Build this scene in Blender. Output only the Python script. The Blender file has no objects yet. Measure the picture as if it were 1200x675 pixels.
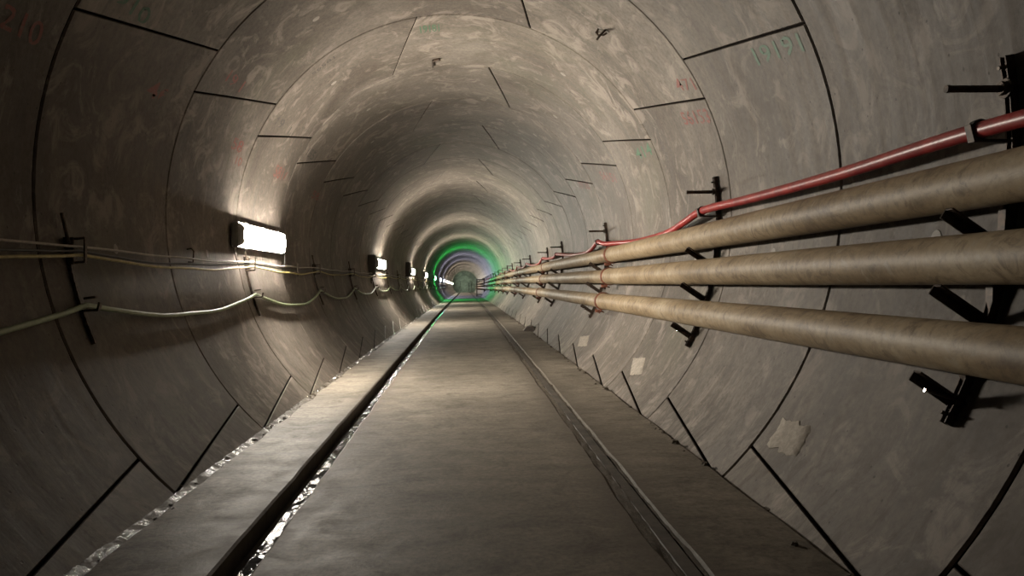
import bpy, math, random
from mathutils import Vector, Matrix, noise
random.seed(7)
PI = math.pi
S = bpy.context.scene
COL = S.collection

# ------------------------------------------------------------------ geometry of the place (metres)
CAM_H = 0.762                    # camera above the floor line x=0
CX, CZ, R = -0.0525, 0.332 + CAM_H, 1.5      # bore centre and inner radius
RING0, RW = 2.78, 1.183          # a ring joint and the ring width
K0, K1 = -4, 76                  # rings built
Y0, Y1 = RING0 + K0 * RW, RING0 + K1 * RW
TILT = 0.022                     # cross fall of the floor (drains to the left)
def floor_z(x): return TILT * x
def P(deg, y, r=R):              # point on the bore, angle from the crown, + to the right
    a = math.radians(deg)
    return (CX + r * math.sin(a), y, CZ + r * math.cos(a))
def wall_x(z, side, off=0.0):    # x of the wall at height z
    rr = (R - off)
    return CX + side * math.sqrt(max(0.0, rr * rr - (z - CZ) ** 2))
def wall_ang(z, side): return side * math.degrees(math.acos((z - CZ) / R))

# ------------------------------------------------------------------ helpers
def link(o, parent=None):
    COL.objects.link(o)
    if parent is not None: o.parent = parent
    return o
def tag(o, label=None, cat=None, group=None, kind=None):
    if label: o['label'] = label
    if cat: o['category'] = cat
    if group: o['group'] = group
    if kind: o['kind'] = kind
    return o
def empty(name, loc=(0, 0, 0)):
    o = bpy.data.objects.new(name, None); o.location = loc
    o.empty_display_size = 0.05
    return link(o)
class MB:
    def __init__(s): s.v = []; s.f = []; s.m = []; s.c = []
    def add(s, vs, fs, mi=0, col=0.5):
        b = len(s.v); s.v += [tuple(p) for p in vs]
        for f in fs:
            s.f.append(tuple(b + i for i in f)); s.m.append(mi); s.c.append(col)
    def box(s, x0, x1, y0, y1, z0, z1, mi=0, ch=0.0):
        s.obox(Vector(((x0+x1)/2, (y0+y1)/2, (z0+z1)/2)), Vector((1,0,0)), Vector((0,1,0)), Vector((0,0,1)), (x1-x0)/2, (y1-y0)/2, (z1-z0)/2, mi, ch)
    def obox(s, c, ax, ay, az, hx, hy, hz, mi=0, ch=0.0):
        # chamfered box (24 corner vertices) when ch > 0
        if ch <= 0:
            vs = [c + ax*hx*i + ay*hy*j + az*hz*k for i in (-1,1) for j in (-1,1) for k in (-1,1)]
            s.add(vs, [(0,1,3,2),(4,6,7,5),(0,4,5,1),(2,3,7,6),(0,2,6,4),(1,5,7,3)], mi); return
        h = (hx, hy, hz); A = (ax, ay, az); vs = []; idx = {}
        for i in (-1,1):
            for j in (-1,1):
                for k in (-1,1):
                    sg = (i, j, k)
                    for d in range(3):
                        p = c.copy()
                        for q in range(3):
                            p = p + A[q] * sg[q] * (h[q] if q == d else h[q] - ch)
                        idx[(sg, d)] = len(vs); vs.append(p)
        fs = []
        for d in range(3):
            e, g = [(1,2),(2,0),(0,1)][d]
            for sd in (-1,1):
                loop = []
                for a, b in ((-1,-1),(1,-1),(1,1),(-1,1)):
                    sg = [0,0,0]; sg[d] = sd; sg[e] = a; sg[g] = b
                    loop.append(idx[(tuple(sg), d)])
                fs.append(tuple(loop if sd > 0 else loop[::-1]))
        for d in range(3):           # edges along axis d
            e, g = [(1,2),(2,0),(0,1)][d]
            for a in (-1,1):
                for b in (-1,1):
                    q = []
                    s1 = [0,0,0]; s1[d] = -1; s1[e] = a; s1[g] = b
                    s2 = list(s1); s2[d] = 1
                    fs.append((idx[(tuple(s1), e)], idx[(tuple(s2), e)], idx[(tuple(s2), g)], idx[(tuple(s1), g)]))
        for i in (-1,1):
            for j in (-1,1):
                for k in (-1,1):
                    fs.append(tuple(idx[((i,j,k), d)] for d in range(3)))
        s.add(vs, fs, mi)
    def bar(s, p0, p1, w, h, side=(0,1,0), mi=0, ch=0.0):   # rectangular bar from p0 to p1; w along `side`
        p0 = Vector(p0); p1 = Vector(p1); d = (p1 - p0); L = d.length; d.normalize()
        sd = Vector(side); sd = (sd - d * sd.dot(d)).normalized(); n = d.cross(sd)
        s.obox((p0 + p1) / 2, d, sd, n, L / 2, w / 2, h / 2, mi, ch)
    def tube(s, pts, r, n=10, mi=0, caps=True, rad=None):
        pts = [Vector(p) for p in pts]; N = len(pts)
        t0 = (pts[1] - pts[0]).normalized()
        u = t0.orthogonal().normalized(); vs = []; fs = []
        for i, p in enumerate(pts):
            t = (pts[min(i+1, N-1)] - pts[max(i-1, 0)]).normalized()
            u = (u - t * u.dot(t)).normalized(); w = t.cross(u)
            rr = rad[i] if rad else r
            for k in range(n):
                a = 2 * PI * k / n
                vs.append(p + (u * math.cos(a) + w * math.sin(a)) * rr)
        for i in range(N-1):
            for k in range(n):
                k2 = (k+1) % n
                fs.append((i*n+k, i*n+k2, (i+1)*n+k2, (i+1)*n+k))
        if caps:
            fs.append(tuple(range(n))[::-1]); fs.append(tuple((N-1)*n+k for k in range(n)))
        s.add(vs, fs, mi)
    def lathe_y(s, cx, cz, prof, n=28, mi=0):     # profile [(y, r)], revolved about an axis along Y
        vs = []; fs = []
        for y, r in prof:
            for k in range(n):
                a = 2*PI*k/n; vs.append((cx + r*math.sin(a), y, cz + r*math.cos(a)))
        for i in range(len(prof)-1):
            for k in range(n):
                k2 = (k+1) % n; fs.append((i*n+k, i*n+k2, (i+1)*n+k2, (i+1)*n+k))
        s.add(vs, fs, mi)
    def build(s, name, mats, parent=None, smooth=None, seg=False):
        me = bpy.data.meshes.new(name); me.from_pydata(s.v, [], s.f)
        if not isinstance(mats, (list, tuple)): mats = [mats]
        for m in mats: me.materials.append(m)
        me.polygons.foreach_set('material_index', s.m)
        if seg:
            at = me.attributes.new('seg', 'FLOAT', 'FACE'); at.data.foreach_set('value', s.c)
        if smooth is not None:
            me.polygons.foreach_set('use_smooth', [True] * len(me.polygons))
            me.set_sharp_from_angle(angle=math.radians(smooth))
        me.update()
        o = bpy.data.objects.new(name, me)
        return link(o, parent)
def fix_normals(o):
    import bmesh
    bm = bmesh.new(); bm.from_mesh(o.data); bmesh.ops.recalc_face_normals(bm, faces=bm.faces); bm.to_mesh(o.data); bm.free()
    return o
def copy_tree(o, dy, parent=None):
    c = o.copy(); COL.objects.link(c)
    if parent is not None: c.parent = parent
    else: c.location = o.location + Vector((0, dy, 0))
    for ch in list(o.children): copy_tree(ch, dy, c)
    return c

# ------------------------------------------------------------------ materials
class NT:
    def __init__(s, name):
        s.m = bpy.data.materials.new(name); s.m.use_nodes = True; s.t = s.m.node_tree; s.t.nodes.clear()
        s.out = s.n('ShaderNodeOutputMaterial'); s.b = s.n('ShaderNodeBsdfPrincipled')
        s.l(s.b.outputs[0], s.out.inputs[0])
    def n(s, ty, **kw):
        x = s.t.nodes.new(ty)
        for k, v in kw.items(): setattr(x, k, v)
        return x
    def l(s, a, b): s.t.links.new(a, b)
    def coord(s, scale=(1,1,1), rot=(0,0,0)):
        g = s.n('ShaderNodeNewGeometry'); mp = s.n('ShaderNodeMapping')
        mp.inputs['Scale'].default_value = scale; mp.inputs['Rotation'].default_value = rot
        s.l(g.outputs['Position'], mp.inputs[0]); return mp.outputs[0]
    def noise(s, vec, scale, detail=6, rough=0.6, dist=0.0):
        x = s.n('ShaderNodeTexNoise'); x.inputs['Scale'].default_value = scale; x.inputs['Detail'].default_value = detail
        x.inputs['Roughness'].default_value = rough; x.inputs['Distortion'].default_value = dist
        s.l(vec, x.inputs['Vector']); return x.outputs[0]
    def ramp(s, fac, stops):
        x = s.n('ShaderNodeValToRGB'); s.l(fac, x.inputs[0]); e = x.color_ramp.elements
        while len(e) < len(stops): e.new(0.5)
        for q, (p, c) in zip(e, stops):
            q.position = p; q.color = (c, c, c, 1) if isinstance(c, (int, float)) else (*c, 1)
        return x.outputs[0]
    def mix(s, fac, a, b, mode='MIX'):
        x = s.n('ShaderNodeMix', data_type='RGBA', blend_type=mode)
        for i, v in ((0, fac), (6, a), (7, b)):
            if isinstance(v, (int, float)): x.inputs[i].default_value = v if i == 0 else (v, v, v, 1)
            elif isinstance(v, tuple): x.inputs[i].default_value = (*v, 1)
            else: s.l(v, x.inputs[i])
        return x.outputs[2]
    def math(s, op, a, b=0.0, clamp=False):
        x = s.n('ShaderNodeMath', operation=op, use_clamp=clamp)
        for i, v in ((0, a), (1, b)):
            if isinstance(v, (int, float)): x.inputs[i].default_value = v
            else: s.l(v, x.inputs[i])
        return x.outputs[0]
    def set(s, **kw):
        for k, v in kw.items():
            k = k.replace('_', ' ')
            if isinstance(v, (int, float)): s.b.inputs[k].default_value = v
            elif isinstance(v, tuple): s.b.inputs[k].default_value = (*v, 1) if len(v) == 3 else v
            else: s.l(v, s.b.inputs[k])
    def bump(s, h, strength=0.3, dist=0.01):
        x = s.n('ShaderNodeBump'); x.inputs['Strength'].default_value = strength; x.inputs['Distance'].default_value = dist
        s.l(h, x.inputs['Height']); s.l(x.outputs[0], s.b.inputs['Normal'])

def mat_concrete():
    t = NT('precast_concrete')
    w = t.coord()
    streak = t.coord((0.9, 9.0, 0.9))
    n1 = t.noise(w, 1.1, 8, 0.62, 0.4); n2 = t.noise(streak, 1.6, 7, 0.65, 0.3); n3 = t.noise(w, 38, 5, 0.7)
    n4 = t.noise(w, 4.5, 8, 0.68, 1.2)
    base = t.ramp(n1, [(0.28, (0.088, 0.073, 0.060)), (0.5, (0.150, 0.129, 0.108)), (0.72, (0.215, 0.190, 0.163))])
    st = t.ramp(n2, [(0.3, 0.62), (0.5, 0.98), (0.72, 1.28)])
    c = t.mix(0.75, base, st, 'MULTIPLY')
    c = t.mix(1.0, c, t.ramp(n3, [(0.30, 0.70), (0.52, 1.0), (0.74, 1.20)]), 'MULTIPLY')
    # pale cement smears
    c = t.mix(t.ramp(n4, [(0.52, 0.0), (0.62, 0.65)]), c, (0.300, 0.260, 0.222))
    # greenish and brownish stains
    n5 = t.noise(w, 0.75, 4, 0.6, 0.6)
    c = t.mix(t.ramp(n5, [(0.54, 0.0), (0.68, 0.28)]), c, (0.098, 0.104, 0.062))
    n6 = t.noise(w, 2.3, 7, 0.7, 0.8)
    c = t.mix(t.ramp(n6, [(0.54, 0.0), (0.72, 0.5)]), c, (0.066, 0.049, 0.037))
    # mortar splashes near the invert
    g = t.n('ShaderNodeNewGeometry'); sp = t.n('ShaderNodeSeparateXYZ'); t.l(g.outputs['Position'], sp.inputs[0])
    low = t.math('MULTIPLY', t.math('SUBTRACT', 0.55, sp.outputs[2]), 2.2, True)
    n7 = t.noise(t.coord((1.0, 2.2, 1.0)), 5.0, 9, 0.75, 1.0)
    splash = t.math('MULTIPLY', low, t.ramp(n7, [(0.48, 0.0), (0.60, 0.8)]), True)
    c = t.mix(splash, c, (0.075, 0.060, 0.046))
    at = t.n('ShaderNodeAttribute', attribute_name='seg')
    c = t.mix(1.0, c, t.ramp(at.outputs['Fac'], [(0.0, (0.84, 0.83, 0.83)), (1.0, (1.10, 1.10, 1.09))]), 'MULTIPLY')
    # blow holes
    vo = t.n('ShaderNodeTexVoronoi'); vo.inputs['Scale'].default_value = 16; t.l(w, vo.inputs['Vector'])
    hole = t.ramp(vo.outputs['Distance'], [(0.055, 0.45), (0.085, 1.0)])
    c = t.mix(1.0, c, hole, 'MULTIPLY')
    t.set(Base_Color=c, Roughness=t.ramp(n2, [(0.3, 0.47), (0.7, 0.68)]), Specular_IOR_Level=0.22)
    h = t.math('ADD', t.math('MULTIPLY', n3, 0.35), t.math('ADD', t.math('MULTIPLY', n2, 0.9), t.math('MULTIPLY', hole, 0.6)))
    t.bump(h, 0.35, 0.006)
    return t.m
def mat_floor():
    t = NT('trowelled_floor_concrete')
    w = t.coord(); n1 = t.noise(w, 0.9, 8, 0.62, 0.5); n2 = t.noise(t.coord((1.0, 3.2, 1)), 2.6, 9, 0.7, 0.8); n3 = t.noise(w, 55, 5, 0.75)
    n4 = t.noise(w, 7, 8, 0.72, 0.6)
    c = t.ramp(n1, [(0.28, (0.090, 0.076, 0.058)), (0.52, (0.172, 0.149, 0.118)), (0.75, (0.262, 0.230, 0.187))])
    c = t.mix(0.8, c, t.ramp(n2, [(0.30, 0.52), (0.5, 1.0), (0.70, 1.30)]), 'MULTIPLY')
    c = t.mix(1.0, c, t.ramp(n3, [(0.32, 0.58), (0.52, 1.0), (0.72, 1.35)]), 'MULTIPLY')
    c = t.mix(t.ramp(n4, [(0.52, 0.0), (0.68, 0.55)]), c, (0.060, 0.050, 0.038))
    c = t.mix(t.ramp(t.noise(w, 3.1, 6, 0.7, 1.5), [(0.56, 0.0), (0.68, 0.45)]), c, (0.27, 0.24, 0.195))
    # trodden dirt alongside the rails
    g = t.n('ShaderNodeNewGeometry'); sp = t.n('ShaderNodeSeparateXYZ'); t.l(g.outputs['Position'], sp.inputs[0])
    for xr in (0.575, -0.618):
        d = t.math('ABSOLUTE', t.math('SUBTRACT', sp.outputs[0], xr))
        d = t.math('ADD', d, t.math('MULTIPLY', t.math('SUBTRACT', n4, 0.5), 0.22))
        c = t.mix(t.ramp(d, [(0.03, 0.72), (0.15, 0.0)]), c, (0.075, 0.062, 0.048))
    t.set(Base_Color=c, Roughness=t.ramp(n4, [(0.3, 0.52), (0.7, 0.75)]), Specular_IOR_Level=0.3)
    t.bump(t.math('ADD', t.math('MULTIPLY', n3, 0.5), t.math('MULTIPLY', n4, 1.0)), 0.45, 0.006)
    return t.m
def mat_plain(name, col, rough, metal=0.0, var=0.25, scale=20, bump=0.15, spec=0.5, col2=None, lo=0.42, hi=0.62):
    t = NT(name); n = t.noise(t.coord(), scale, 7, 0.68, 0.5)
    c2 = col2 or tuple(min(1, v * (1 + var)) for v in col); c1 = tuple(v * (1 - var) for v in col) if not col2 else col
    t.set(Base_Color=t.ramp(n, [(lo, c1), (hi, c2)]), Roughness=rough, Metallic=metal, Specular_IOR_Level=spec)
    if bump: t.bump(n, bump, 0.003)
    return t.m
def mat_pipe():
    t = NT('cement_dusted_pipe')
    w = t.coord(); n1 = t.noise(t.coord((1, 0.35, 1)), 4.0, 8, 0.7, 0.6); n2 = t.noise(w, 26, 7, 0.72, 0.4); n3 = t.noise(w, 11, 6, 0.7, 1.0)
    c = t.ramp(n1, [(0.3, (0.150, 0.103, 0.054)), (0.5, (0.270, 0.200, 0.118)), (0.72, (0.390, 0.312, 0.208))])
    c = t.mix(1.0, c, t.ramp(n2, [(0.28, 0.60), (0.5, 1.0), (0.75, 1.25)]), 'MULTIPLY')
    c = t.mix(t.ramp(n3, [(0.52, 0.0), (0.64, 0.6)]), c, (0.085, 0.052, 0.028))
    c = t.mix(t.ramp(n3, [(0.34, 0.5), (0.42, 0.0)]), c, (0.36, 0.31, 0.235))
    t.set(Base_Color=c, Roughness=0.55, Specular_IOR_Level=0.4); t.bump(n2, 0.3, 0.003)
    return t.m
def mat_water():
    t = NT('standing_water'); w = t.coord()
    n = t.noise(t.coord((1, 0.8, 1)), 34, 4, 0.6, 0.9); n2 = t.noise(w, 9, 3, 0.5)
    n3 = t.noise(t.coord((1, 0.55, 1)), 20, 5, 0.65, 0.6)      # open water between crusts of silt
    crust = t.ramp(n3, [(0.46, 1.0), (0.50, 0.0)])
    t.set(Base_Color=(0.014, 0.012, 0.009), Roughness=t.math('ADD', 0.10, t.math('MULTIPLY', crust, 0.8)), Specular_IOR_Level=t.math('SUBTRACT', 0.8, t.math('MULTIPLY', crust, 0.75)))
    t.bump(n, 1.0, 0.006)
    return t.m
def mat_mud(name, wet):
    t = NT(name); w = t.coord(); n = t.noise(w, 30 if wet else 17, 9, 0.75, 0.5); n2 = t.noise(w, 60, 4, 0.7)
    c = t.ramp(n, [(0.3, (0.045, 0.036, 0.026)), (0.5, (0.080, 0.065, 0.048)), (0.7, (0.140, 0.118, 0.090))])
    t.set(Base_Color=c, Roughness=(t.ramp(t.noise(w, 13, 4, 0.6, 0.5), [(0.44, 0.10), (0.54, 0.75)]) if wet else 0.8), Specular_IOR_Level=0.8 if wet else 0.3)
    t.bump(t.math('ADD', n, t.math('MULTIPLY', n2, 0.4)), 1.0 if wet else 0.7, 0.0055 if wet else 0.014)
    return t.m
def mat_emit(name, col, strength):
    t = NT(name)
    t.set(Base_Color=(0.8, 0.8, 0.78), Roughness=0.35)
    t.b.inputs['Emission Color'].default_value = (*col, 1); t.b.inputs['Emission Strength'].default_value = strength
    return t.m
M = {}
M['conc'] = mat_concrete(); M['floor'] = mat_floor(); M['pipe'] = mat_pipe(); M['water'] = mat_water()
M['mud_wet'] = mat_mud('wet_silt', True); M['mud_dry'] = mat_mud('drying_silt', False)
M['joint'] = mat_plain('joint_gasket', (0.014, 0.010, 0.008), 0.9, var=0.4, spec=0.05, bump=0)
M['plug'] = mat_plain('grout_plug_mortar', (0.27, 0.245, 0.21), 0.6, var=0.12)
M['patch'] = mat_plain('repair_mortar', (0.29, 0.255, 0.21), 0.8, var=0.18, scale=38, bump=0.6)
M['iron'] = mat_plain('weathered_black_steel', (0.030, 0.022, 0.017), 0.55, 0.4, col2=(0.085, 0.055, 0.036), scale=35)
M['iron_l'] = mat_plain('dull_bracket_steel', (0.045, 0.035, 0.027), 0.5, 0.5, col2=(0.13, 0.10, 0.075), scale=35)
M['rusty'] = mat_plain('rusty_clamp', (0.105, 0.030, 0.016), 0.7, 0.1, col2=(0.230, 0.085, 0.045), scale=45, bump=0.4)
M['rail'] = mat_plain('rail_steel_dark', (0.016, 0.013, 0.010), 0.6, 0.2, col2=(0.040, 0.032, 0.024), scale=14)
M['rail_d'] = mat_plain('rail_steel_dusty', (0.026, 0.021, 0.016), 0.7, 0.0, col2=(0.075, 0.062, 0.048), scale=9, bump=0.4, lo=0.38, hi=0.6)
M['chrome'] = mat_plain('bright_zinc', (0.62, 0.60, 0.56), 0.25, 1.0, var=0.1, bump=0)
M['hose'] = mat_plain('red_hose_rubber', (0.24, 0.014, 0.014), 0.38, var=0.3, scale=12, spec=0.6, col2=(0.38, 0.038, 0.032))
M['yellow'] = mat_plain('yellow_cable_sheath', (0.40, 0.34, 0.12), 0.45, var=0.2)
M['grey_c'] = mat_plain('pale_cable_sheath', (0.38, 0.35, 0.30), 0.45, var=0.2)
M['black_c'] = mat_plain('black_cable_sheath', (0.03, 0.03, 0.028), 0.45, var=0.2)
M['green_c'] = mat_plain('pale_green_cable_sheath', (0.30, 0.36, 0.22), 0.42, var=0.15)
M['lamp_grey'] = mat_plain('lamp_housing_plastic', (0.24, 0.235, 0.22), 0.45, var=0.1)
M['box_grey'] = mat_plain('grey_enclosure', (0.10, 0.098, 0.09), 0.5, var=0.15)
M['red_p'] = mat_plain('red_spray_paint', (0.20, 0.050, 0.038), 0.6, col2=(0.155, 0.115, 0.092), scale=60, bump=0, lo=0.46, hi=0.72)
M['green_p'] = mat_plain('green_spray_paint', (0.035, 0.125, 0.062), 0.6, col2=(0.115, 0.130, 0.092), scale=60, bump=0, lo=0.46, hi=0.72)
M['dark_p'] = mat_plain('black_stencil_paint', (0.045, 0.040, 0.034), 0.6, col2=(0.115, 0.10, 0.082), scale=60, bump=0, lo=0.46, hi=0.72)
M['face'] = mat_plain('green_painted_bulkhead', (0.20, 0.22, 0.19), 0.6, var=0.3, scale=2)

# ------------------------------------------------------------------ bore lining
def cuts(k):
    """longitudinal joints of ring k: (angle at near edge, angle at far edge)"""
    top = (9.6, 19.6) if k % 2 else (-10.6, -21.8)
    return [(-138.0, -131.0), (-64.5, -55.0), top, (64.2, 55.0), (137.3, 130.2)]
def panel(mb, a, b, y0, y1, gap, dr, col, mi=0):
    """one lining segment: inner face, chamfered lips, edges going back into the joint"""
    gl = 0.0050; gw = 0.0036; ch = 0.0065; dep = 0.028
    yy = [(y0 + gw, dep), (y0 + gw, ch), (y0 + gw + ch, 0)] + [(y0 + gw + ch + (y1 - y0 - 2*gw - 2*ch) * i / 3, 0) for i in (1, 2)] + [(y1 - gw - ch, 0), (y1 - gw, ch), (y1 - gw, dep)]
    span = max(b[0] - a[0], b[1] - a[1]); n = max(3, int(span / 3.2))
    uu = [(0, 0, dep), (0, 0, ch), (0, 1, 0)] + [(i / n, 0, 0) for i in range(1, n)] + [(1, -1, 0), (1, 0, ch), (1, 0, dep)]
    ga = math.degrees(gl / R); ca = math.degrees(0.003 / R); vs = []; fs = []
    for y, oy in yy:
        v = (y - y0) / (y1 - y0)
        A = a[0] + (a[1] - a[0]) * v + ga; B = b[0] + (b[1] - b[0]) * v - ga
        for u, c, ou in uu:
            vs.append(P(A + (B - A) * u + c * ca, y, R + dr + max(oy, ou)))
    W = len(uu)
    sk = []
    for i in range(len(yy) - 1):
        for j in range(W - 1): (sk if (i in (0, len(yy) - 2) or j in (0, W - 2)) else fs).append((i*W+j, i*W+j+1, (i+1)*W+j+1, (i+1)*W+j))
    b = len(mb.v); mb.add(vs, fs, mi, col)
    for f in sk: mb.f.append(tuple(b + q for q in f)); mb.m.append(2); mb.c.append(col)   # packing inside the joint
def plug(mb, ang, y, r=0.024):
    vs = [P(ang, y, R - 0.004)]; n = 14
    for k in range(n):
        t = 2*PI*k/n; vs.append(P(ang + math.degrees(r*math.cos(t)/R), y + r*math.sin(t), R - 0.002))
    for k in range(n):
        t = 2*PI*k/n; vs.append(P(ang + math.degrees(1.25*r*math.cos(t)/R), y + 1.25*r*math.sin(t), R + 0.004))
    fs = [(0, 1+k, 1+(k+1) % n) for k in range(n)] + [(1+k, 1+n+k, 1+n+(k+1) % n, 1+(k+1) % n) for k in range(n)]
    mb.add(vs, fs, 1, 0.5)
walls = {'wall_left': MB(), 'ceiling': MB(), 'wall_right': MB(), 'trim_invert': MB()}
rnd = random.Random(11)
for k in range(K0, K1):
    y0 = RING0 + k * RW; y1 = y0 + RW; c = cuts(k)
    dry = rnd.uniform(-0.0004, 0.0004)
    segs = [('wall_left', c[0], c[1]), ('ceiling', c[1], c[2]), ('ceiling', c[2], c[3]), ('wall_right', c[3], c[4]),
            ('trim_invert', (c[4][0], c[4][1]), (360 + c[0][0], 360 + c[0][1]))]
    for nm, a, b in segs:
        panel(walls[nm], a, b, y0, y1, 0.0042, dry + rnd.uniform(-0.0004, 0.0004), rnd.random())
    if k < 30:
        ym = y0 + RW / 2 + rnd.uniform(-0.02, 0.02)
        for nm, an in (('wall_left', -97), ('wall_right', 98), ('ceiling', -38.7 if k % 2 == 0 else -34), ('ceiling', 36.9 if k % 2 else 33)):
            plug(walls[nm], an + rnd.uniform(-0.6, 0.6), ym)
W_OBJ = {}
for nm, mb in walls.items():
    o = mb.build(nm, [M['conc'], M['plug'], M['joint']], smooth=35, seg=True); tag(o, kind='structure'); W_OBJ[nm] = o
shell = MB(); shell.lathe_y(CX, CZ, [(Y0 + (Y1 - Y0) * i / 60, R + 0.024) for i in range(61)], 96)
tag(shell.build('trim_joint_gaskets', M['joint'], smooth=60), kind='structure')

# the far end of the drive: a green bulkhead with a portal frame
mb = MB(); YE = Y1 - 2.0
mb.lathe_y(CX, CZ, [(YE, 0.01), (YE, 1.0), (YE - 0.06, 1.02), (YE - 0.06, 1.12), (YE, 1.14), (YE, R + 0.02)], 48)
mb.box(CX - 0.5, CX + 0.5, YE - 0.10, YE, 0.05, 1.15, ch=0.02)
mb.box(CX - 0.9, CX + 0.9, YE - 0.16, YE, 1.25, 1.37, ch=0.02)
for sx in (-0.75, 0.62): mb.box(CX + sx, CX + sx + 0.12, YE - 0.16, YE, -0.05, 1.3, ch=0.02)
tag(mb.build('wall_end', M['face'], smooth=40), kind='structure')
# the unlit tunnel continues behind the viewer: closed end well behind
mb = MB(); mb.lathe_y(CX, CZ, [(Y0 + 0.02, 0.01), (Y0 + 0.02, R + 0.02)], 48)
tag(mb.build('wall_back', M['conc'], smooth=40, seg=True), kind='structure')

# ------------------------------------------------------------------ floor slabs between the rail slots
XL, XR = -0.618, 0.575           # rail slot centres
SL, SR = 0.053, 0.045             # half widths
EL, ER = -1.022, 0.972            # slab edges; gutters lie outside
def slab(mb, x0, x1, ya, yb, jit0, jit1, depth=0.16, step=0.12):
    """floor strip with worn arrises; jit = raggedness of each edge"""
    n = int((yb - ya) / step); vs = []; fs = []
    nx = max(2, int((x1 - x0) / 0.3))
    for i in range(n + 1):
        y = ya + (yb - ya) * i / n
        a = x0 + jit0 * noise.noise(Vector((x0 * 9, y * 3.1, 0))) + jit0 * 0.5 * noise.noise(Vector((x0 * 9, y * 11, 2)))
        b = x1 + jit1 * noise.noise(Vector((x1 * 9, y * 2.9, 5))) + jit1 * 0.5 * noise.noise(Vector((x1 * 9, y * 12, 7)))
        row = [(a + 0.004, floor_z(a) - depth), (a, floor_z(a) - 0.006), (a + 0.008, floor_z(a))]
        row += [(a + (b - a) * j / nx, None) for j in range(1, nx)]
        row += [(b - 0.008, floor_z(b)), (b, floor_z(b) - 0.006), (b - 0.004, floor_z(b) - depth)]
        for x, z in row:
            if z is None: z = floor_z(x) + 0.004 * noise.noise(Vector((x * 1.3, y * 0.9, 3)))
            vs.append((x, y, z))
    Wd = nx + 5
    for i in range(n):
        for j in range(Wd - 1): fs.append((i*Wd+j, i*Wd+j+1, (i+1)*Wd+j+1, (i+1)*Wd+j))
    mb.add(vs, fs)
fl = MB()
near_far = ((Y0, 14.0, 0.10), (14.0, YE, 0.9))
for ya, yb, st in near_far:
    slab(fl, EL, XL - SL, ya, yb, 0.020, 0.005, step=st)
    slab(fl, XL + SL, XR - SR, ya, yb, 0.009, 0.012, step=st)
    slab(fl, XR + SR, ER, ya, yb, 0.006, 0.012, step=st)
for i in range(46): fl.box(-1.3, 1.25, Y0 + (YE - Y0) * i / 46, Y0 + (YE - Y0) * (i + 1) / 46, -0.40, -0.13)       # sub-base closing the slots
FL = tag(fl.build('floor', M['floor'], smooth=30), kind='structure')

# rails sunk in the slots: foot, web, head
def rail(xc, mat, name, drop):
    zt = floor_z(xc) - drop
    prof = [(-0.040, -0.118), (0.040, -0.118), (0.040, -0.110), (0.009, -0.100), (0.006, -0.034), (0.026, -0.026), (0.027, -0.006),
            (0.020, 0.0), (-0.020, 0.0), (-0.027, -0.006), (-0.026, -0.026), (-0.006, -0.034), (-0.009, -0.100), (-0.040, -0.110)]
    m = MB(); n = len(prof); ys = [Y0 + 0.03] + [i * 1.0 for i in range(0, int(YE))] + [YE - 0.05]; vs = []; fs = []
    for y in ys:
        wob = 0.0015 * math.sin(y * 1.7)
        for x, z in prof: vs.append((xc + x + wob, y, zt + z))
    for i in range(len(ys) - 1):
        for k in range(n): fs.append((i*n+k, i*n+(k+1) % n, (i+1)*n+(k+1) % n, (i+1)*n+k))
    fs += [tuple(range(n))[::-1], tuple((len(ys)-1)*n + k for k in range(n))]
    m.add(vs, fs)
    return m.build(name, mat, smooth=25)
tag(rail(XL - 0.022, M['rail'], 'rail', 0.062), 'dark steel rail sunk in the wet left-hand slot of the concrete floor', 'rail')
tag(rail(XR + 0.010, M['rail_d'], 'rail', 0.007), 'dust-covered steel rail sunk in the dry right-hand slot of the concrete floor', 'rail')

def strip(name, mat, x0, x1, z, ya, yb, amp, seed, step=0.045, nx=6, cuts_=None, label=None, cat=None, slope=0.0):
    m = MB(); n = int((yb - ya) / step); vs = []; fs = []
    for i in range(n + 1):
        y = ya + (yb - ya) * i / n
        for j in range(nx + 1):
            u = j / nx; x = x0 + (x1 - x0) * u
            h = noise.fractal(Vector((x * 22 + seed, y * 12, seed)), 0.9, 2.1, 4)
            vs.append((x, y, z + slope * (x - x0) + amp * h))
    for i in range(n):
        for j in range(nx):
            a = i*(nx+1)+j; fs.append((a, a+1, a+nx+2, a+nx+1))
    m.add(vs, fs); o = m.build(name, mat, smooth=180)
    return tag(o, label, cat, kind='stuff')
strip('puddle', M['water'], XL + 0.016, XL + SL + 0.002, floor_z(XL) - 0.007, 0.6, 30, 0.0035, 3, label='glistening water standing in the slot beside the left rail', cat='water')
strip('silt', M['mud_dry'], XR - SR - 0.008, XR - 0.014, floor_z(XR) - 0.006, 0.3, 30, 0.008, 9, label='dry silt packed along the inner side of the right rail', cat='silt')
strip('silt', M['mud_dry'], XR + 0.034, XR + SR + 0.010, floor_z(XR) - 0.007, 0.3, 30, 0.007, 12, label='thin dry silt between the right rail and outer slab edge', cat='silt')
strip('wet_silt', M['mud_wet'], EL - 0.034, EL + 0.005, floor_z(EL) + 0.006, 0.3, 30, 0.006, 21, step=0.02, nx=8, slope=-0.34, label='wet glinting silt along the foot of the left wall', cat='silt')
strip('silt', M['mud_dry'], ER - 0.004, ER + 0.010, floor_z(ER) - 0.022, 0.3, 30, 0.006, 33, label='dark damp silt in the gutter at the foot of the right wall', cat='silt')

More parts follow.
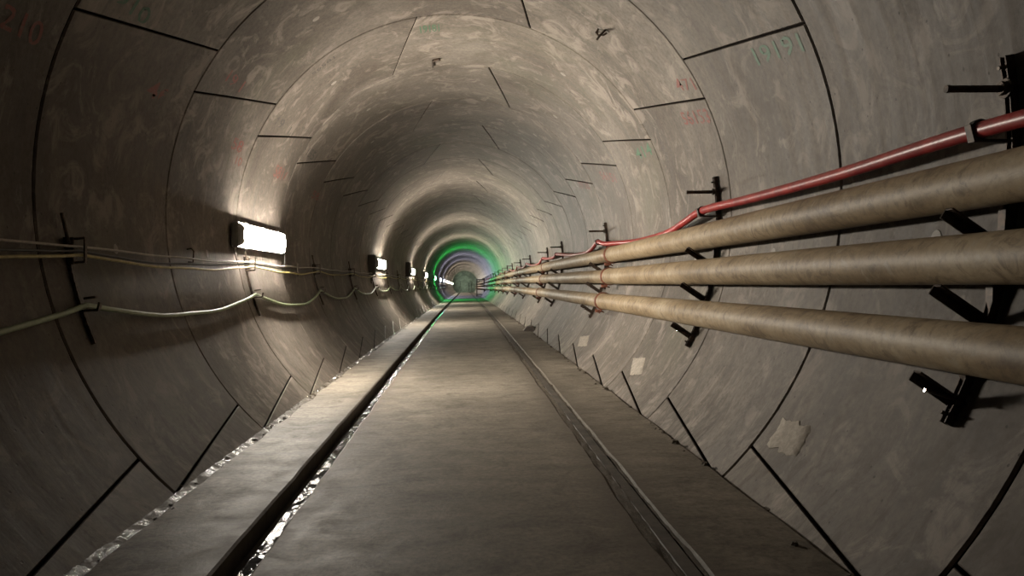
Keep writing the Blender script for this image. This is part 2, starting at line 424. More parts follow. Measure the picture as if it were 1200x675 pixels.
# rubble scattered along the gutters
def rubble(name, pts, label, mat):
    m = MB()
    for (x, y, z, s) in pts:
        vs = []
        r3 = random.Random(int(x*1e4) ^ int(y*1e4))
        for k in range(6):
            a = 2*PI*k/6; q = s * r3.uniform(0.7, 1.2)
            vs.append((x + q*math.cos(a), y + q*math.sin(a)*1.2, z - s*0.3))
        for k in range(6):
            a = 2*PI*k/6 + 0.3; q = s * r3.uniform(0.45, 0.85)
            vs.append((x + q*math.cos(a), y + q*math.sin(a)*1.2, z + s*r3.uniform(0.3, 0.7)))
        fs = [(k, (k+1) % 6, 6+(k+1) % 6, 6+k) for k in range(6)] + [tuple(range(6, 12)), tuple(range(5, -1, -1))]
        m.add(vs, fs)
    return tag(m.build(name, mat), label, 'rubble', kind='stuff')
rr = random.Random(5)
pts = []
for i in range(300):
    y = rr.uniform(1.6, 16); x = ER + rr.gauss(0.0, 0.022); x = min(x, wall_x(0.02, 1) + 0.0)
    s = abs(rr.gauss(0.006, 0.005)) + 0.0025; pts.append((x, y, floor_z(x) + (s*0.3 if x < ER - 0.012 else -0.02), s))
rubble('rubble', pts, 'small concrete crumbs strewn along the foot of the right wall', M['mud_dry'])
pts = []
for i in range(150):
    y = rr.uniform(1.8, 16); x = EL - 0.020 + rr.gauss(0.0, 0.024)
    s = abs(rr.gauss(0.006, 0.005)) + 0.0025; pts.append((x, y, floor_z(x) - 0.006 + s*0.3, s))
rubble('rubble', pts, 'wet concrete crumbs along the foot of the left wall', M['mud_wet'])

# dark wedge standing in for a dark recess in the slab at the right gutter
m = MB()
z0 = floor_z(0.95)
m.add([(0.86, 10.95, z0 + 0.002), (1.02, 10.80, z0 + 0.002), (1.02, 11.45, z0 + 0.002), (0.90, 11.35, z0 + 0.002),
       (0.90, 11.00, z0 + 0.05), (1.005, 10.92, z0 + 0.075), (1.01, 11.38, z0 + 0.07), (0.93, 11.28, z0 + 0.05)],
      [(3,2,1,0), (4,5,6,7), (0,1,5,4), (1,2,6,5), (2,3,7,6), (3,0,4,7)])
tag(m.build('recess_stand_in', M['iron'], smooth=30), 'small dark wedge standing in for a recess at the foot of the right wall', 'block')

# ------------------------------------------------------------------ patches and painted numbers on the lining
def patch(name, corners, parent, mat, lift=0.003, jag=0.012, seed=0):
    """thin mortar patch following the bore; corners = [(angle, y)...]"""
    loop = []
    r4 = random.Random(seed); nc = len(corners)
    for i in range(nc):
        a = corners[i]; b = corners[(i+1) % nc]
        for t in range(8):
            u = t / 8; loop.append((a[0] + (b[0]-a[0])*u + math.degrees(r4.uniform(-jag, jag)/R)*(1 if t else 0.3), a[1] + (b[1]-a[1])*u + r4.uniform(-jag, jag)))
    ca = sum(p[0] for p in loop)/len(loop); cy = sum(p[1] for p in loop)/len(loop); n = len(loop)
    vs = [P(ca, cy, R - lift)] + [P(ca + (p[0]-ca)*0.5, cy + (p[1]-cy)*0.5, R - lift) for p in loop] + [P(ca + (p[0]-ca)*0.94, cy + (p[1]-cy)*0.94, R - lift) for p in loop] + [P(p[0], p[1], R + 0.004) for p in loop]
    fs = [(0, 1+k, 1+(k+1) % n) for k in range(n)]
    for q in (0, 1): fs += [(1+q*n+k, 1+(q+1)*n+k, 1+(q+1)*n+(k+1) % n, 1+q*n+(k+1) % n) for k in range(n)]
    m = MB(); m.add(vs, fs); return m.build(name, mat, parent, smooth=50)
o = patch('mortar_patch', [(124.34, 2.70), (123.87, 2.48), (128.68, 2.45), (128.98, 2.68)], W_OBJ['wall_right'], M['patch'], seed=1); o['label'] = 'large pale square mortar patch near the viewer'
o = patch('mortar_patch', [(125.64, 5.10), (124.08, 4.83), (128.43, 4.67), (130.08, 4.89)], W_OBJ['wall_right'], M['patch'], jag=0.005, seed=2); o['label'] = 'pale rectangular mortar patch below the pipes'
o = patch('mortar_patch', [(126.66, 7.39), (124.59, 7.01), (128.64, 6.78), (130.59, 7.14)], W_OBJ['wall_right'], M['patch'], jag=0.005, seed=3); o['label'] = 'small farthest mortar patch, striped'

def painted(text, ang, y, height, length, parent, mat, sgn, skew=0.0, rot90=False, lift=0.0018):
    """spray-painted number on the bore: runs along the tunnel, tops of the characters towards the crown"""
    cu = bpy.data.curves.new('t', 'FONT'); cu.body = text; cu.size = 1.0; cu.align_x = 'CENTER'; cu.align_y = 'CENTER'; cu.resolution_u = 3
    cu.offset = 0.006
    ob = bpy.data.objects.new('t', cu); COL.objects.link(ob)
    bpy.context.view_layer.update()
    me = bpy.data.meshes.new_from_object(ob.evaluated_get(bpy.context.evaluated_depsgraph_get()))
    bpy.data.objects.remove(ob); bpy.data.curves.remove(cu)
    xs = [v.co.x for v in me.vertices]; zs = [v.co.y for v in me.vertices]
    wx = max(xs) - min(xs); wz = max(zs) - min(zs)
    mx = (max(xs) + min(xs)) / 2; mz = (max(zs) + min(zs)) / 2
    for v in me.vertices:
        u = (v.co.x - mx) / wx; w = (v.co.y - mz) / wz
        jt = 0.010 * noise.noise(Vector((u * 9, w * 9, y)))
        if rot90:   # characters read around the bore
            a = ang + math.degrees((u * length) / R) ; yy = y - (w * height)
            if sgn < 0: pass
        else:       # right wall reads far -> near, left wall near -> far
            yy = y + (-u * length if sgn > 0 else u * length)
            a = ang - sgn * math.degrees((w * height + jt) / R) + skew * u
        v.co = Vector(P(a, yy, R - lift))
    me.materials.clear(); me.materials.append(mat)
    o = bpy.data.objects.new('painted_number', me); link(o, parent)
    return o
painted('19191', 64.9, 3.05, 0.080, 0.40, W_OBJ['wall_right'], M['green_p'], 1, skew=2.4)
painted('56153', 66.2, 4.20, 0.085, 0.40, W_OBJ['wall_right'], M['red_p'], 1, skew=2.8)
painted('471', 59.1, 4.12, 0.075, 0.24, W_OBJ['ceiling'] if False else W_OBJ['wall_right'], M['red_p'], 1, skew=2.4)
painted('414', 65.6, 5.42, 0.090, 0.40, W_OBJ['wall_right'], M['green_p'], 1, skew=1.0)
painted('56151', 65.4, 6.78, 0.085, 0.50, W_OBJ['wall_right'], M['red_p'], 1, skew=4)
painted('19130', 62.4, 7.95, 0.085, 0.45, W_OBJ['wall_right'], M['red_p'], 1, skew=3)
painted('19181', -7.8, 5.40, 0.15, 0.14, W_OBJ['ceiling'], M['green_p'], 1, rot90=True)
painted('19 1', -57.4, 4.36, 0.075, 0.26, W_OBJ['ceiling'], M['red_p'], -1)
painted('58', -69.2, 4.86, 0.080, 0.20, W_OBJ['wall_left'], M['red_p'], -1)
painted('10', -72.6, 4.98, 0.055, 0.12, W_OBJ['wall_left'], M['red_p'], -1)
painted('5817', -69.9, 6.00, 0.10, 0.36, W_OBJ['wall_left'], M['red_p'], -1)
painted('19  1', -57.9, 5.52, 0.075, 0.38, W_OBJ['ceiling'], M['dark_p'], -1)
painted('56581', -38.8, 5.27, 0.05, 0.20, W_OBJ['ceiling'], M['dark_p'], -1, rot90=True)
painted('11551', -59.2, 6.55, 0.08, 0.46, W_OBJ['ceiling'], M['dark_p'], -1)
painted('46', -68.4, 3.61, 0.085, 0.22, W_OBJ['wall_left'], M['red_p'], -1)
painted('210', -70.1, 2.56, 0.085, 0.22, W_OBJ['wall_left'], M['red_p'], -1)
painted('1910', -59.0, 3.07, 0.075, 0.34, W_OBJ['ceiling'], M['green_p'], -1)
painted('58', -70.5, 7.40, 0.08, 0.30, W_OBJ['wall_left'], M['red_p'], -1)

# small wire hook hanging out of a grout socket in the crown
m = MB(); a0 = 36.9
def on(a, y, d): return P(a, y, R - d)
m.tube([on(35.6, 4.55, -0.005), on(35.7, 4.55, 0.03), on(36.6, 4.52, 0.045), on(37.6, 4.50, 0.03), on(37.9, 4.49, 0.012)], 0.006, 8)
m.tube([on(37.2, 4.50, 0.0), on(37.0, 4.48, 0.05), on(37.1, 4.44, 0.10)], 0.007, 8)
m.tube([on(35.8, 4.60, 0.0), on(36.3, 4.55, 0.035), on(36.9, 4.49, 0.06)], 0.005, 8)
tag(m.build('wire_hook', M['iron'], smooth=60), 'small bent black wire hook sticking out of the ceiling', 'hook')
m = MB(); m.bar(P(-8.2, 6.15, R - 0.012), P(-5.9, 6.13, R - 0.012), 0.025, 0.02, ch=0.003)
m.bar(P(-8.2, 6.15, R - 0.012), P(-8.6, 6.33, R - 0.010), 0.016, 0.02, side=(1,0,0), ch=0.003)
tag(m.build('metal_strip', M['iron'], smooth=40), 'short bent dark metal strip fixed in the crown beside a ring joint', 'strip')

# ------------------------------------------------------------------ three pipe runs on the right wall
PR = 0.070
PIPES = [('top', 1.335, 0.235 + CAM_H), ('middle', 1.305, 0.036 + CAM_H), ('bottom', 1.252, -0.189 + CAM_H)]
JOINTS = [0.9, 6.68, 12.3, 18.0, 23.7, 29.4, 35.1, 40.8, 46.5, 52.2, 57.9, 63.6, 69.3, 75.0, 80.7, 86.4]
ordw = ['', 'second', 'third', 'fourth', 'fifth', 'sixth']
def make_pipe(x, z, y0, y1, name='pipe'):
    t = empty(name, (x, y0, z))
    def off(mb, nm, mt, par=t, sm=40, **k):
        mb.v = [(a[0]-x, a[1]-y0, a[2]-z) for a in mb.v]; return mb.build(nm, mt, par, smooth=sm)
    b = MB()
    # spigot at the near end, bell with a rounded lip at the far end
    L = y1 - y0
    b.lathe_y(x, z, [(y0 + 0.030, PR*0.80), (y0 + 0.030, PR*0.93), (y0 + 0.9, PR*0.95), (y0 + L*0.33, PR), (y0 + L*0.66, PR*1.01), (y1 - 0.15, PR*1.02), (y1 - 0.13, PR*1.05), (y1 - 0.016, PR*1.05), (y1 - 0.014, PR*0.90)], 32)
    body = off(b, 'pipe_barrel', M['pipe'])
    c = MB()
    yc = y1 + 0.002
    c.lathe_y(x, z, [(yc - 0.030, PR*0.96), (yc - 0.030, PR*1.10), (yc - 0.022, PR*1.17), (yc + 0.022, PR*1.17), (yc + 0.030, PR*1.10), (yc + 0.030, PR*1.0)], 32)
    cp = off(c, 'coupling', M['rusty'])
    l = MB()
    l.obox(Vector((x - 0.045, yc, z - PR*1.17 - 0.006)), Vector((1,0,0)), Vector((0,1,0)), Vector((0,0,1)), 0.028, 0.022, 0.012, ch=0.004)
    l.tube([(x - 0.075, yc, z - PR - 0.004), (x + 0.004, yc, z - PR*1.17 - 0.018)], 0.006, 8)
    l.bar((x - 0.06, yc + 0.02, z - PR*1.2), (x - 0.01, yc + 0.13, z - PR*1.17 - 0.03), 0.016, 0.010, side=(1,0,0))
    off(l, 'clamp_lever', M['rusty'], cp)
    return t
for (nm, x, z) in PIPES:
    for j in range(len(JOINTS) - 1):
        o = make_pipe(x, z, JOINTS[j], JOINTS[j+1])
        where = {0: 'nearest the viewer, running out of the frame', 1: 'second length, beyond the first rusty coupling', 2: 'third length down the tunnel', 3: 'fourth length down the tunnel'}.get(j)
        if where: lab = 'tan cement-dusted pipe of the %s run, %s' % (nm, where)
        else: lab = 'tan pipe length of the %s run far down the tunnel past the fourth' % nm
        tag(o, lab, 'pipe', 'pipe lengths of the %s run on the right wall' % nm)

# ------------------------------------------------------------------ pipe brackets
BR = [1.86, 4.13, 7.44, 10.88, 12.82, 16.27, 19.15, 22.5, 25.1, 28.4]
while BR[-1] < 86: BR.append(BR[-1] + (3.55 if len(BR) % 3 else 2.37))
def make_bracket(y0):
    t = empty('pipe_bracket', (wall_x(CZ, 1), y0, CZ)); ox, oz = t.location.x, t.location.z
    def part(mb, nm, mt, par=t, **k):
        mb.v = [(a[0]-ox, a[1], a[2]-oz) for a in mb.v]; return mb.build(nm, mt, par, smooth=35)
    # curved channel post following the lining
    a0, a1 = 80.2, 118.5; n = 18; ch = MB(); vs = []; fs = []
    prof = [(-0.012, 0.003), (0.012, 0.003), (0.012, 0.027), (0.008, 0.027), (0.008, 0.008), (-0.008, 0.008), (-0.008, 0.027), (-0.012, 0.027)]
    for i in range(n + 1):
        a = a0 + (a1 - a0) * i / n
        for dy, d in prof: vs.append(P(a, dy, R - d))
    q = len(prof)
    for i in range(n):
        for k in range(q): fs.append((i*q+k, (i+1)*q+k, (i+1)*q+(k+1) % q, i*q+(k+1) % q))
    fs += [tuple(range(q)), tuple(n*q + k for k in range(q))[::-1]]
    ch.add(vs, fs); fix_normals(part(ch, 'channel_post', M['iron']))
    # wall anchors
    for a in (81.3, 117.6):
        m = MB(); c = Vector(P(a, 0, R - 0.012)); nrm = (Vector((CX, 0, CZ)) - c).normalized()
        m.tube([c + nrm*0.001, c + nrm*0.009], 0.012, 6); m.tube([c - nrm*0.01, c + nrm*0.030], 0.005, 8)
        part(m, 'anchor_bolt', M['iron_l'])
    # cantilever arms
    for (nm, x, z) in PIPES:
        m = MB()
        apex = Vector((x + 0.062, 0, z - 0.142)); tip = Vector((x - 0.078, 0, z - 0.050))
        m.bar(apex, tip, 0.032, 0.006, ch=0.001)
        d = (tip - apex).normalized(); nn = Vector((d.z, 0, -d.x));  nn = nn if nn.z < 0 else -nn
        m.bar(apex + nn*0.013 + Vector((0, 0.013, 0)), tip + nn*0.013 + Vector((0, 0.013, 0)), 0.006, 0.028, ch=0.001)
        wp = Vector((wall_x(apex.z - 0.0, 1, 0.036), 0, apex.z - 0.0))
        m.bar(apex - d*0.004, Vector((wall_x(z - 0.05, 1, 0.034), 0, z - 0.05)), 0.028, 0.007, ch=0.001)
        m.bar(apex, wp + Vector((0.01, 0, -0.012)), 0.028, 0.010, ch=0.001)
        arm = part(m, 'support_arm', M['iron'])
    # threaded rod and nuts above, small bolt at the foot
    zr = CAM_H + 0.500
    m = MB(); m.tube([(1.255, 0, zr - 0.004), (wall_x(zr, 1, -0.005), 0, zr)], 0.0095, 10)
    m.tube([(1.247, 0, zr - 0.004), (1.256, 0, zr - 0.004)], 0.0105, 10)
    rod = part(m, 'threaded_rod', M['iron'])
    m = MB(); xw = wall_x(zr, 1, 0.028); m.tube([(xw - 0.016, 0, zr), (xw, 0, zr)], 0.018, 6); m.tube([(xw - 0.004, 0, zr), (xw, 0, zr)], 0.026, 12)
    part(m, 'nut', M['iron_l'], rod)
    # hook that carries the red hose
    m = MB(); zh = CAM_H + 0.392
    m.bar((wall_x(zh - 0.03, 1, 0.03), 0.0, zh - 0.030), (1.325, 0.0, zh - 0.030), 0.026, 0.008, ch=0.001)
    m.bar((1.320, 0.0, zh - 0.034), (1.308, 0.0, zh + 0.012), 0.026, 0.006, ch=0.001)
    part(m, 'hose_hook', M['iron'])
    m = MB(); m.lathe_y(1.338, zh, [(-0.009, 0.021), (-0.009, 0.0265), (0.009, 0.0265), (0.009, 0.021)], 18)
    part(m, 'hose_strap', M['black_c'])
    m = MB(); c = Vector(P(116.0, 0.0, R - 0.045)); m.tube([c + Vector((-0.055, 0, 0.02)), c + Vector((0.02, 0, -0.005))], 0.006, 8)
    bl = part(m, 'foot_bolt', M['iron'])
    m = MB(); m.tube([c + Vector((-0.061, 0, 0.018)), c + Vector((-0.054, 0, 0.0165))], 0.0055, 10); part(m, 'bolt_tip', M['chrome'], bl)['label'] = 'bright zinc bolt tip'
    return t
proto = make_bracket(BR[0])
def set_br(o, i):
    words = ['nearest the viewer, cut by the frame edge', 'second from the viewer, with a cross-shaped rod and post top', 'third from the viewer, beside the first pipe couplings',
             'fourth from the viewer, first of a close pair', 'fifth from the viewer, second of a close pair', 'sixth from the viewer', 'seventh from the viewer', 'eighth from the viewer']
    lab = ('steel pipe bracket, ' + words[i]) if i < len(words) else 'tiny dark pipe bracket deep in the tunnel, past the eighth'
    tag(o, lab, 'bracket', 'steel pipe brackets along the right wall')
set_br(proto, 0)
for i, y in enumerate(BR[1:], 1): set_br(copy_tree(proto, y - BR[0]), i)

# ------------------------------------------------------------------ red hose sagging from bracket to bracket
def smooth_path(pts, n=10):
    out = []
    for i in range(len(pts) - 1):
        p0 = Vector(pts[max(i-1, 0)]); p1 = Vector(pts[i]); p2 = Vector(pts[i+1]); p3 = Vector(pts[min(i+2, len(pts)-1)])
        for k in range(n):
            t = k / n; L = (p2 - p1).length
            # finite-difference tangents weighted by y spacing so long spans stay calm
            m1 = (p2 - p0) / max(1e-6, (p2.y - p0.y)) * (p2.y - p1.y); m2 = (p3 - p1) / max(1e-6, (p3.y - p1.y)) * (p2.y - p1.y)
            h = (2*t**3 - 3*t*t + 1) * p1 + (t**3 - 2*t*t + t) * m1 + (-2*t**3 + 3*t*t) * p2 + (t**3 - t*t) * m2
            out.append(h)
    out.append(Vector(pts[-1])); return out
HX, HZ = 1.338, CAM_H + 0.392
hp = [(HX, 0.2, HZ - 0.03), (HX, 1.2, HZ - 0.018), (HX, 1.86, HZ - 0.002), (HX + 0.005, 2.60, HZ - 0.012), (HX, 3.4, HZ - 0.010), (HX, 4.13, HZ),
      (HX + 0.015, 4.50, HZ - 0.032), (HX + 0.035, 4.95, HZ - 0.068), (HX + 0.048, 5.7, HZ - 0.078), (HX + 0.048, 6.2, HZ - 0.070), (HX + 0.040, 6.75, HZ - 0.050), (HX + 0.01, 7.15, HZ - 0.035), (HX, 7.44, HZ - 0.003),
      (HX + 0.02, 7.9, HZ - 0.05), (HX + 0.045, 8.5, HZ - 0.074), (HX + 0.035, 9.6, HZ - 0.058), (HX, 10.88, HZ)]
for a, b in zip(BR[3:], BR[4:]):
    if b > 60: break
    sag = min(0.068, 0.055 * ((b - a) / 3) ** 2)
    hp += [(HX + 0.03, a + (b-a)*0.25, HZ - sag*0.8), (HX + 0.042, a + (b-a)*0.5, HZ - sag), (HX + 0.03, a + (b-a)*0.75, HZ - sag*0.8), (HX, b, HZ)]
m = MB(); m.tube(smooth_path(hp, 7), 0.0215, 16)
tag(m.build('hose', M['hose'], smooth=80), 'red rubber hose draped from bracket to bracket above the top pipe', 'hose')

# ------------------------------------------------------------------ cables and their brackets on the left wall
CB = [0.64 + 2.315 * i for i in range(0, 26)]
ZU, ZL = CAM_H + 0.105, CAM_H - 0.100
def lx(z, off): return wall_x(z, -1, off)
def make_cable_bracket():
    t = empty('cable_bracket', (lx(CAM_H, 0), CB[0], CAM_H)); ox, oz = t.location.x, t.location.z
    def part(mb, nm, mt, par=t):
        mb.v = [(a[0]-ox, a[1], a[2]-oz) for a in mb.v]; return mb.build(nm, mt, par, smooth=35)
    m = MB(); n = 12; a0, a1 = -96.5, -112.8
    for i in range(n):
        m.bar(P(a0 + (a1-a0)*i/n, 0, R - 0.012), P(a0 + (a1-a0)*(i+1.04)/n, 0, R - 0.010), 0.018, 0.014)
    part(m, 'post', M['iron_l'])
    m = MB(); m.tube([P(-93, -0.03, R - 0.02), P(-97.5, -0.02, R - 0.03)], 0.007, 8); part(m, 'tie_rod', M['iron_l'])
    m = MB(); x = lx(ZU, 0.028)
    m.obox(Vector((x, 0, ZU + 0.006)), Vector((1,0,0)), Vector((0,1,0)), Vector((0,0,1)), 0.012, 0.016, 0.052, ch=0.003)
    m.bar((x, 0, ZU + 0.050), (x + 0.050, 0, ZU + 0.056), 0.022, 0.008); m.bar((x, 0, ZU - 0.040), (x + 0.050, 0, ZU - 0.036), 0.022, 0.008)
    m.bar((x + 0.048, 0, ZU - 0.037), (x + 0.048, 0, ZU + 0.058), 0.016, 0.006)
    part(m, 'cable_clamp', M['iron_l'])
    m = MB(); x = lx(ZL, 0.024)
    m.bar((x, 0, ZL - 0.020), (x + 0.055, 0, ZL - 0.016), 0.022, 0.010, ch=0.002); m.bar((x + 0.052, 0, ZL - 0.018), (x + 0.060, 0, ZL + 0.014), 0.022, 0.008, ch=0.001)
    m.bar((x, 0, ZL + 0.028), (x + 0.045, 0, ZL + 0.034), 0.020, 0.009, ch=0.002)
    part(m, 'cable_hook', M['iron_l'])
    return t
cb = make_cable_bracket()
lw = ['', 'nearest in view, in the dark', 'second in view, lit from above by the large lamp', 'third in view, just past the large lamp', 'fourth in view, between the first and second lamps',
      'fifth in view, just before the second lamp', 'sixth in view, past the second lamp']
def set_cb(o, i):
    if i == 0: tag(o, 'steel cable bracket beside the viewer on the left wall', 'bracket', 'cable brackets along the left wall'); return
    lab = ('cable bracket on the left wall, ' + lw[i]) if i < len(lw) else 'tiny cable bracket on the left wall, past the sixth in view'
    tag(o, lab, 'bracket', 'cable brackets along the left wall')
cb_pts = []
for i, y in enumerate(CB):
    if i == 0: continue
    if i == 1: cb.location.y = y; set_cb(cb, 1); continue
    set_cb(copy_tree(cb, y - CB[1]), i)
def cable(zb, xoff, r, sag, mat, label, name, seed, ymax=58.0, wig=0.012):
    rq = random.Random(seed); pts = []
    ys = [-1.8] + CB
    for a, b in zip(ys, ys[1:]):
        if b > ymax: break
        s = sag * rq.uniform(0.8, 1.2); w = rq.uniform(-wig, wig)
        nn = 14 if b < 20 else 8
        for k in range(nn):
            t = k / nn; z = zb - 4 * s * t * (1 - t) + w * math.sin(2*PI*t)*0.5 + (0.004 * math.sin(t * 17) if b < 20 else 0) * math.sin(PI*t)
            x = lx(z, xoff) + (0.0 if sag > 0.05 else 0.0)
            pts.append((x, a + (b - a) * t, z))
    m = MB(); m.tube(pts, r, 10)
    return tag(m.build(name, mat, smooth=80), label, 'cable', 'cables slung along the left wall')
cable(ZU - 0.010, 0.062, 0.0062, 0.036, M['yellow'], 'thin yellow cable sagging lowest of the upper bundle on the left wall', 'cable', 1)
cable(ZU + 0.022, 0.056, 0.0050, 0.012, M['grey_c'], 'thin pale cable stretched nearly straight along the left wall', 'cable', 2)
cable(ZU + 0.006, 0.052, 0.0050, 0.026, M['black_c'], 'thin black cable between the pale and yellow ones on the left wall', 'cable', 3)
cable(ZL + 0.002, 0.032, 0.0105, 0.098, M['green_c'], 'thick pale green cable hanging in deep loops below the others', 'cable', 4)

# ------------------------------------------------------------------ wall lamps
LY = [5.61, 13.32, 21.3, 28.4, 36.7, 44.4, 52.3, 60.1, 67.9, 75.7, 83.5, 88.3]
LZ = CAM_H + 0.302
WARM = (1.0, 0.915, 0.79); GREEN = (0.05, 1.0, 0.16); BLUE = (0.62, 0.68, 1.0); END_FILL = (0.80, 1.0, 0.76)
STR = 258.0
lamp_m = {}
def lamp_mat(col):
    k = str(col)
    if k not in lamp_m: lamp_m[k] = mat_emit({str(END_FILL): 'end_fill_pale_green', str(WARM): 'lamp_diffuser_warm', str(GREEN): 'lamp_diffuser_green', str(BLUE): 'lamp_diffuser_cool'}[k], col, STR * {str(WARM): 1.0, str(GREEN): 1.25, str(BLUE): 1.0, str(END_FILL): 0.5}[k])
    return lamp_m[k]
def make_lamp(col):
    t = empty('wall_lamp', (lx(LZ, 0), LY[0], LZ)); Lh = 0.615
    h = MB()   # shallow tray against the wall
    h.obox(Vector((0.032, 0, 0)), Vector((1,0,0)), Vector((0,1,0)), Vector((0,0,1)), 0.016, Lh + 0.010, 0.082, ch=0.008)
    for sz in (-1, 1): h.obox(Vector((0.043, 0, sz*0.0815)), Vector((1,0,0)), Vector((0,1,0)), Vector((0,0,1)), 0.013, Lh + 0.012, 0.003, ch=0.001)
    for sy in (-1, 1): h.obox(Vector((0.048, sy*(Lh + 0.0065), 0)), Vector((1,0,0)), Vector((0,1,0)), Vector((0,0,1)), 0.016, 0.003, 0.080, ch=0.001)
    for sy in (-0.38, 0.38): h.obox(Vector((0.010, sy, 0)), Vector((1,0,0)), Vector((0,1,0)), Vector((0,0,1)), 0.018, 0.03, 0.035, ch=0.003)
    h.build('housing', M['lamp_grey'], t, smooth=35)
    d = MB(); vs = []; n = 8   # diffuser: tapered sides and ends
    rings = [(0.046, Lh, 0.078), (0.066, Lh - 0.004, 0.075), (0.080, Lh - 0.020, 0.062), (0.085, Lh - 0.045, 0.045)]
    for x, hy, hz in rings:
        c = 0.022
        for (a, b) in ((-hy, -hz + c), (-hy + c, -hz), (hy - c, -hz), (hy, -hz + c), (hy, hz - c), (hy - c, hz), (-hy + c, hz), (-hy, hz - c)): vs.append((x, a, b))
    fs = []
    for i in range(3):
        for k in range(8): fs.append((i*8+k, i*8+(k+1) % 8, (i+1)*8+(k+1) % 8, (i+1)*8+k))
    fs.append(tuple(24 + k for k in range(8)))
    ends = [f for f in fs[:-1] if f[0] % 8 in (7, 0, 2, 3, 4, 6) and all(abs(vs[q][1]) > Lh - 0.075 for q in f)]
    d.add(vs, [f for f in fs if f not in ends]); d.build('diffuser', lamp_mat(col), t, smooth=20)
    for sg in (-1, 1):
        e = MB(); e.add([(p[0] + 0.001, p[1] + sg*0.002, p[2]) for p in vs], [f for f in ends if vs[f[0]][1] * sg > 0]); e.build('end_cap', M['lamp_grey'], t, smooth=20)
    for sy in (-0.42, 0.0, 0.42):
        for sz in (-1, 1):
            c = MB(); c.bar((0.034, sy, sz*0.088), (0.060, sy, sz*0.086), 0.028, 0.007, ch=0.001); c.build('clip', M['lamp_grey'], t, smooth=35)
    f = MB(); f.tube([(0.045, Lh + 0.015, -0.02), (0.045, Lh + 0.05, -0.03), (0.050, Lh + 0.075, -0.08), (0.054, Lh + 0.06, -0.15), (0.058, Lh + 0.03, -0.185)], 0.006, 8)
    f.tube([(0.045, Lh + 0.012, -0.02), (0.045, Lh + 0.035, -0.02)], 0.012, 10); f.build('supply_lead', M['black_c'], t, smooth=60)
    f = MB(); f.bar((0.02, -Lh + 0.02, -0.08), (0.03, -Lh + 0.10, -0.19), 0.02, 0.006, side=(0,1,0)); f.build('strap', M['iron_l'], t, smooth=35)
    return t
warm = make_lamp(WARM); green = make_lamp(GREEN); green.location.y = LY[4]; cool = make_lamp(BLUE); cool.location.y = LY[5]; pale = make_lamp(END_FILL); pale.location.y = LY[11]
names = ['largest and nearest, above the looping cables', 'second down the tunnel', 'third down the tunnel, beside a grey box', 'fourth down the tunnel, before the green ring',
         'lighting the green ring', 'cool white, just past the green ring', 'second past the green ring', 'third past the green ring']
def set_lamp(o, i):
    lab = ('white glowing wall batten lamp, ' + names[i]) if i < len(names) else 'distant pinpoint lamp, more than three past the green ring'
    if i == 4: lab = 'green glowing wall batten lamp, lighting the green ring'
    tag(o, lab, 'lamp', 'batten lamps along the left wall')
for i, y in enumerate(LY):
    if i == 0: set_lamp(warm, 0)
    elif i == 4: set_lamp(green, 4)
    elif i == 5: set_lamp(cool, 5)
    elif i == 11: tag(pale, 'added greenish fill light brightening the bulkhead at the very end of the tunnel', 'lamp', 'batten lamps along the left wall')  # added fill, not a fitting of the tunnel; brightens the bulkhead
    else: set_lamp(copy_tree(cool if i == 6 else warm, y - (LY[5] if i == 6 else LY[0])), i)

# junction boxes beside the lamps
def jbox(y, z, hy, hz, label):
    t = empty('junction_box', (lx(z, 0), y, z)); m = MB()
    m.obox(Vector((0.055, 0, 0)), Vector((1,0,0)), Vector((0,1,0)), Vector((0,0,1)), 0.055, hy, hz, ch=0.008); m.build('box_body', M['box_grey'], t, smooth=35)
    m = MB(); m.obox(Vector((0.116, 0, 0)), Vector((1,0,0)), Vector((0,1,0)), Vector((0,0,1)), 0.006, hy - 0.01, hz - 0.01, ch=0.003); m.build('lid', M['box_grey'], t, smooth=35)
    m = MB(); m.tube([(0.05, 0, -hz), (0.05, 0, -hz - 0.14)], 0.012, 8); m.build('conduit', M['iron_l'], t, smooth=50)
    return tag(t, label, 'box')
jbox(19.6, CAM_H + 0.33, 0.22, 0.19, 'dark grey junction box on the left wall just before the third lamp')
jbox(12.0, CAM_H + 0.26, 0.05, 0.16, 'narrow junction box on the left wall just before the second lamp')

# open steel rack standing far down against the right wall
t = empty('steel_rack', (1.0, 49.0, floor_z(1.0)))
for sx in (-0.24, 0.24):
    for sy in (-0.3, 0.3):
        m = MB(); m.box(sx - 0.03, sx + 0.03, sy - 0.03, sy + 0.03, 0.0, 1.15, ch=0.004); m.build('upright', M['iron'], t)
for sz in (0.12, 0.45, 0.78, 1.10):
    m = MB(); m.box(-0.24, 0.24, -0.3, 0.3, sz - 0.03, sz + 0.03, ch=0.004); m.build('shelf', M['iron'], t)
tag(t, 'dark open steel rack far down the tunnel at the foot of the right wall', 'rack')

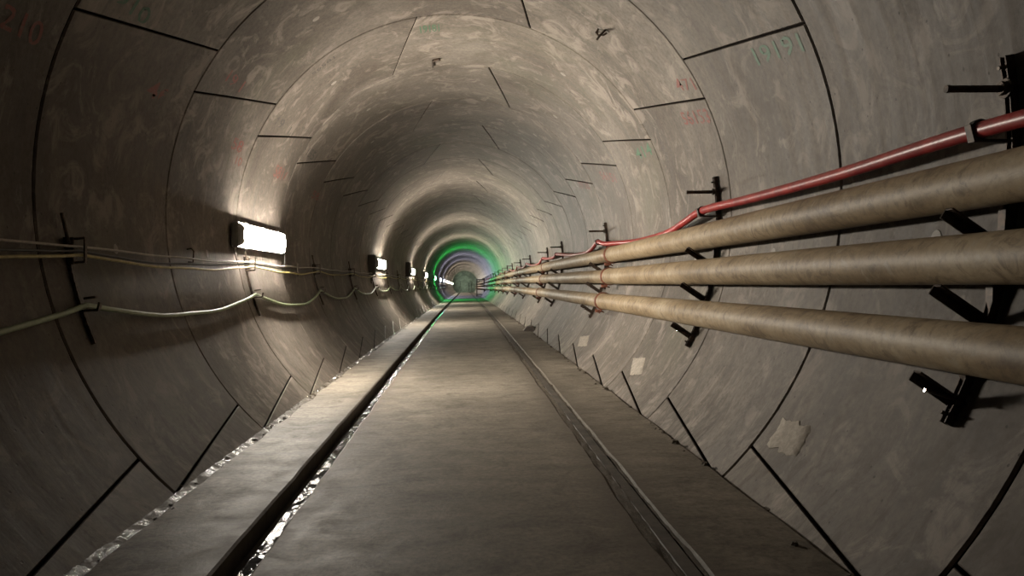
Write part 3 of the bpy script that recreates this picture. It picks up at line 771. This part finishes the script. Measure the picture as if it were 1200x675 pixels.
# vertical pin that ties the upper cables beside the first lamp
m = MB(); zt = CAM_H + 0.07; m.tube([(lx(zt, 0.062), 6.62, zt - 0.035), (lx(zt, 0.062), 6.62, zt + 0.075)], 0.006, 8); m.tube([(lx(zt, -0.005), 6.62, zt), (lx(zt, 0.064), 6.62, zt)], 0.006, 8)
tag(m.build('cable_pin', M['iron_l'], smooth=50), 'upright steel pin holding the cables at the far end of the nearest lamp', 'pin')
m = MB(); zt = CAM_H + 0.11; yy = 4.22
m.tube([(lx(zt, -0.004), yy, zt - 0.01), (lx(zt, 0.03), yy, zt - 0.01), (lx(zt, 0.034), yy, zt + 0.05), (lx(zt, 0.02), yy, zt + 0.065), (lx(zt, -0.004), yy, zt + 0.06)], 0.0045, 8)
tag(m.build('wire_staple', M['iron_l'], smooth=50), 'small wire staple in the left wall behind the upper cables before the lamp', 'staple')

# ------------------------------------------------------------------ the bore follows a gentle crest and then falls away
def dz(y): return 0.0040 * y - 0.00018 * y * y if y < 30 else -0.042 - 0.0068 * (y - 30)
def slope(y): return 0.0040 - 0.00036 * y if y < 30 else -0.0068
done = set()
for o in list(COL.objects):
    root = o
    while root.parent is not None: root = root.parent
    if root.type == 'EMPTY':
        if o is root:
            y = o.location.y
            if o.name.startswith('pipe') and not o.name.startswith('pipe_'):
                y2 = next(j for j in JOINTS if j > y + 0.01)
                o.rotation_euler.x = math.atan((dz(y2) - dz(y)) / (y2 - y))
                if y < 1: o.location.z += 0.022; o.rotation_euler.x -= 0.022 / 5.8
            else: o.rotation_euler.x = math.atan(slope(y))
            o.location.z += dz(y)
    elif o.type == 'MESH' and o.data.name not in done:
        done.add(o.data.name)
        for v in o.data.vertices: v.co.z += dz(v.co.y)
        o.data.update()

# ------------------------------------------------------------------ camera, world, colour
w = bpy.data.worlds.new('World'); S.world = w; w.use_nodes = True
w.node_tree.nodes['Background'].inputs[0].default_value = (0.0, 0.0, 0.0, 1); w.node_tree.nodes['Background'].inputs[1].default_value = 0.0
cd = bpy.data.cameras.new('camera'); cam = bpy.data.objects.new('camera', cd); COL.objects.link(cam)
cd.sensor_width = 36; cd.lens = 36 * 870 / 1200; cd.clip_start = 0.02; cd.clip_end = 300
cam.location = (0, 0, CAM_H)
cam.rotation_euler = (PI/2 - 0.0075, 0, -math.atan(54.7/870))
S.camera = cam
S.view_settings.view_transform = 'Standard'; S.view_settings.look = 'None'; S.view_settings.gamma = 1.0
S.view_settings.use_curve_mapping = False; S.view_settings.exposure = 0.0
S.cycles.max_bounces = 10; S.cycles.diffuse_bounces = 4; S.cycles.use_denoising = True
S.cycles.caustics_reflective = True; S.cycles.sample_clamp_indirect = 8
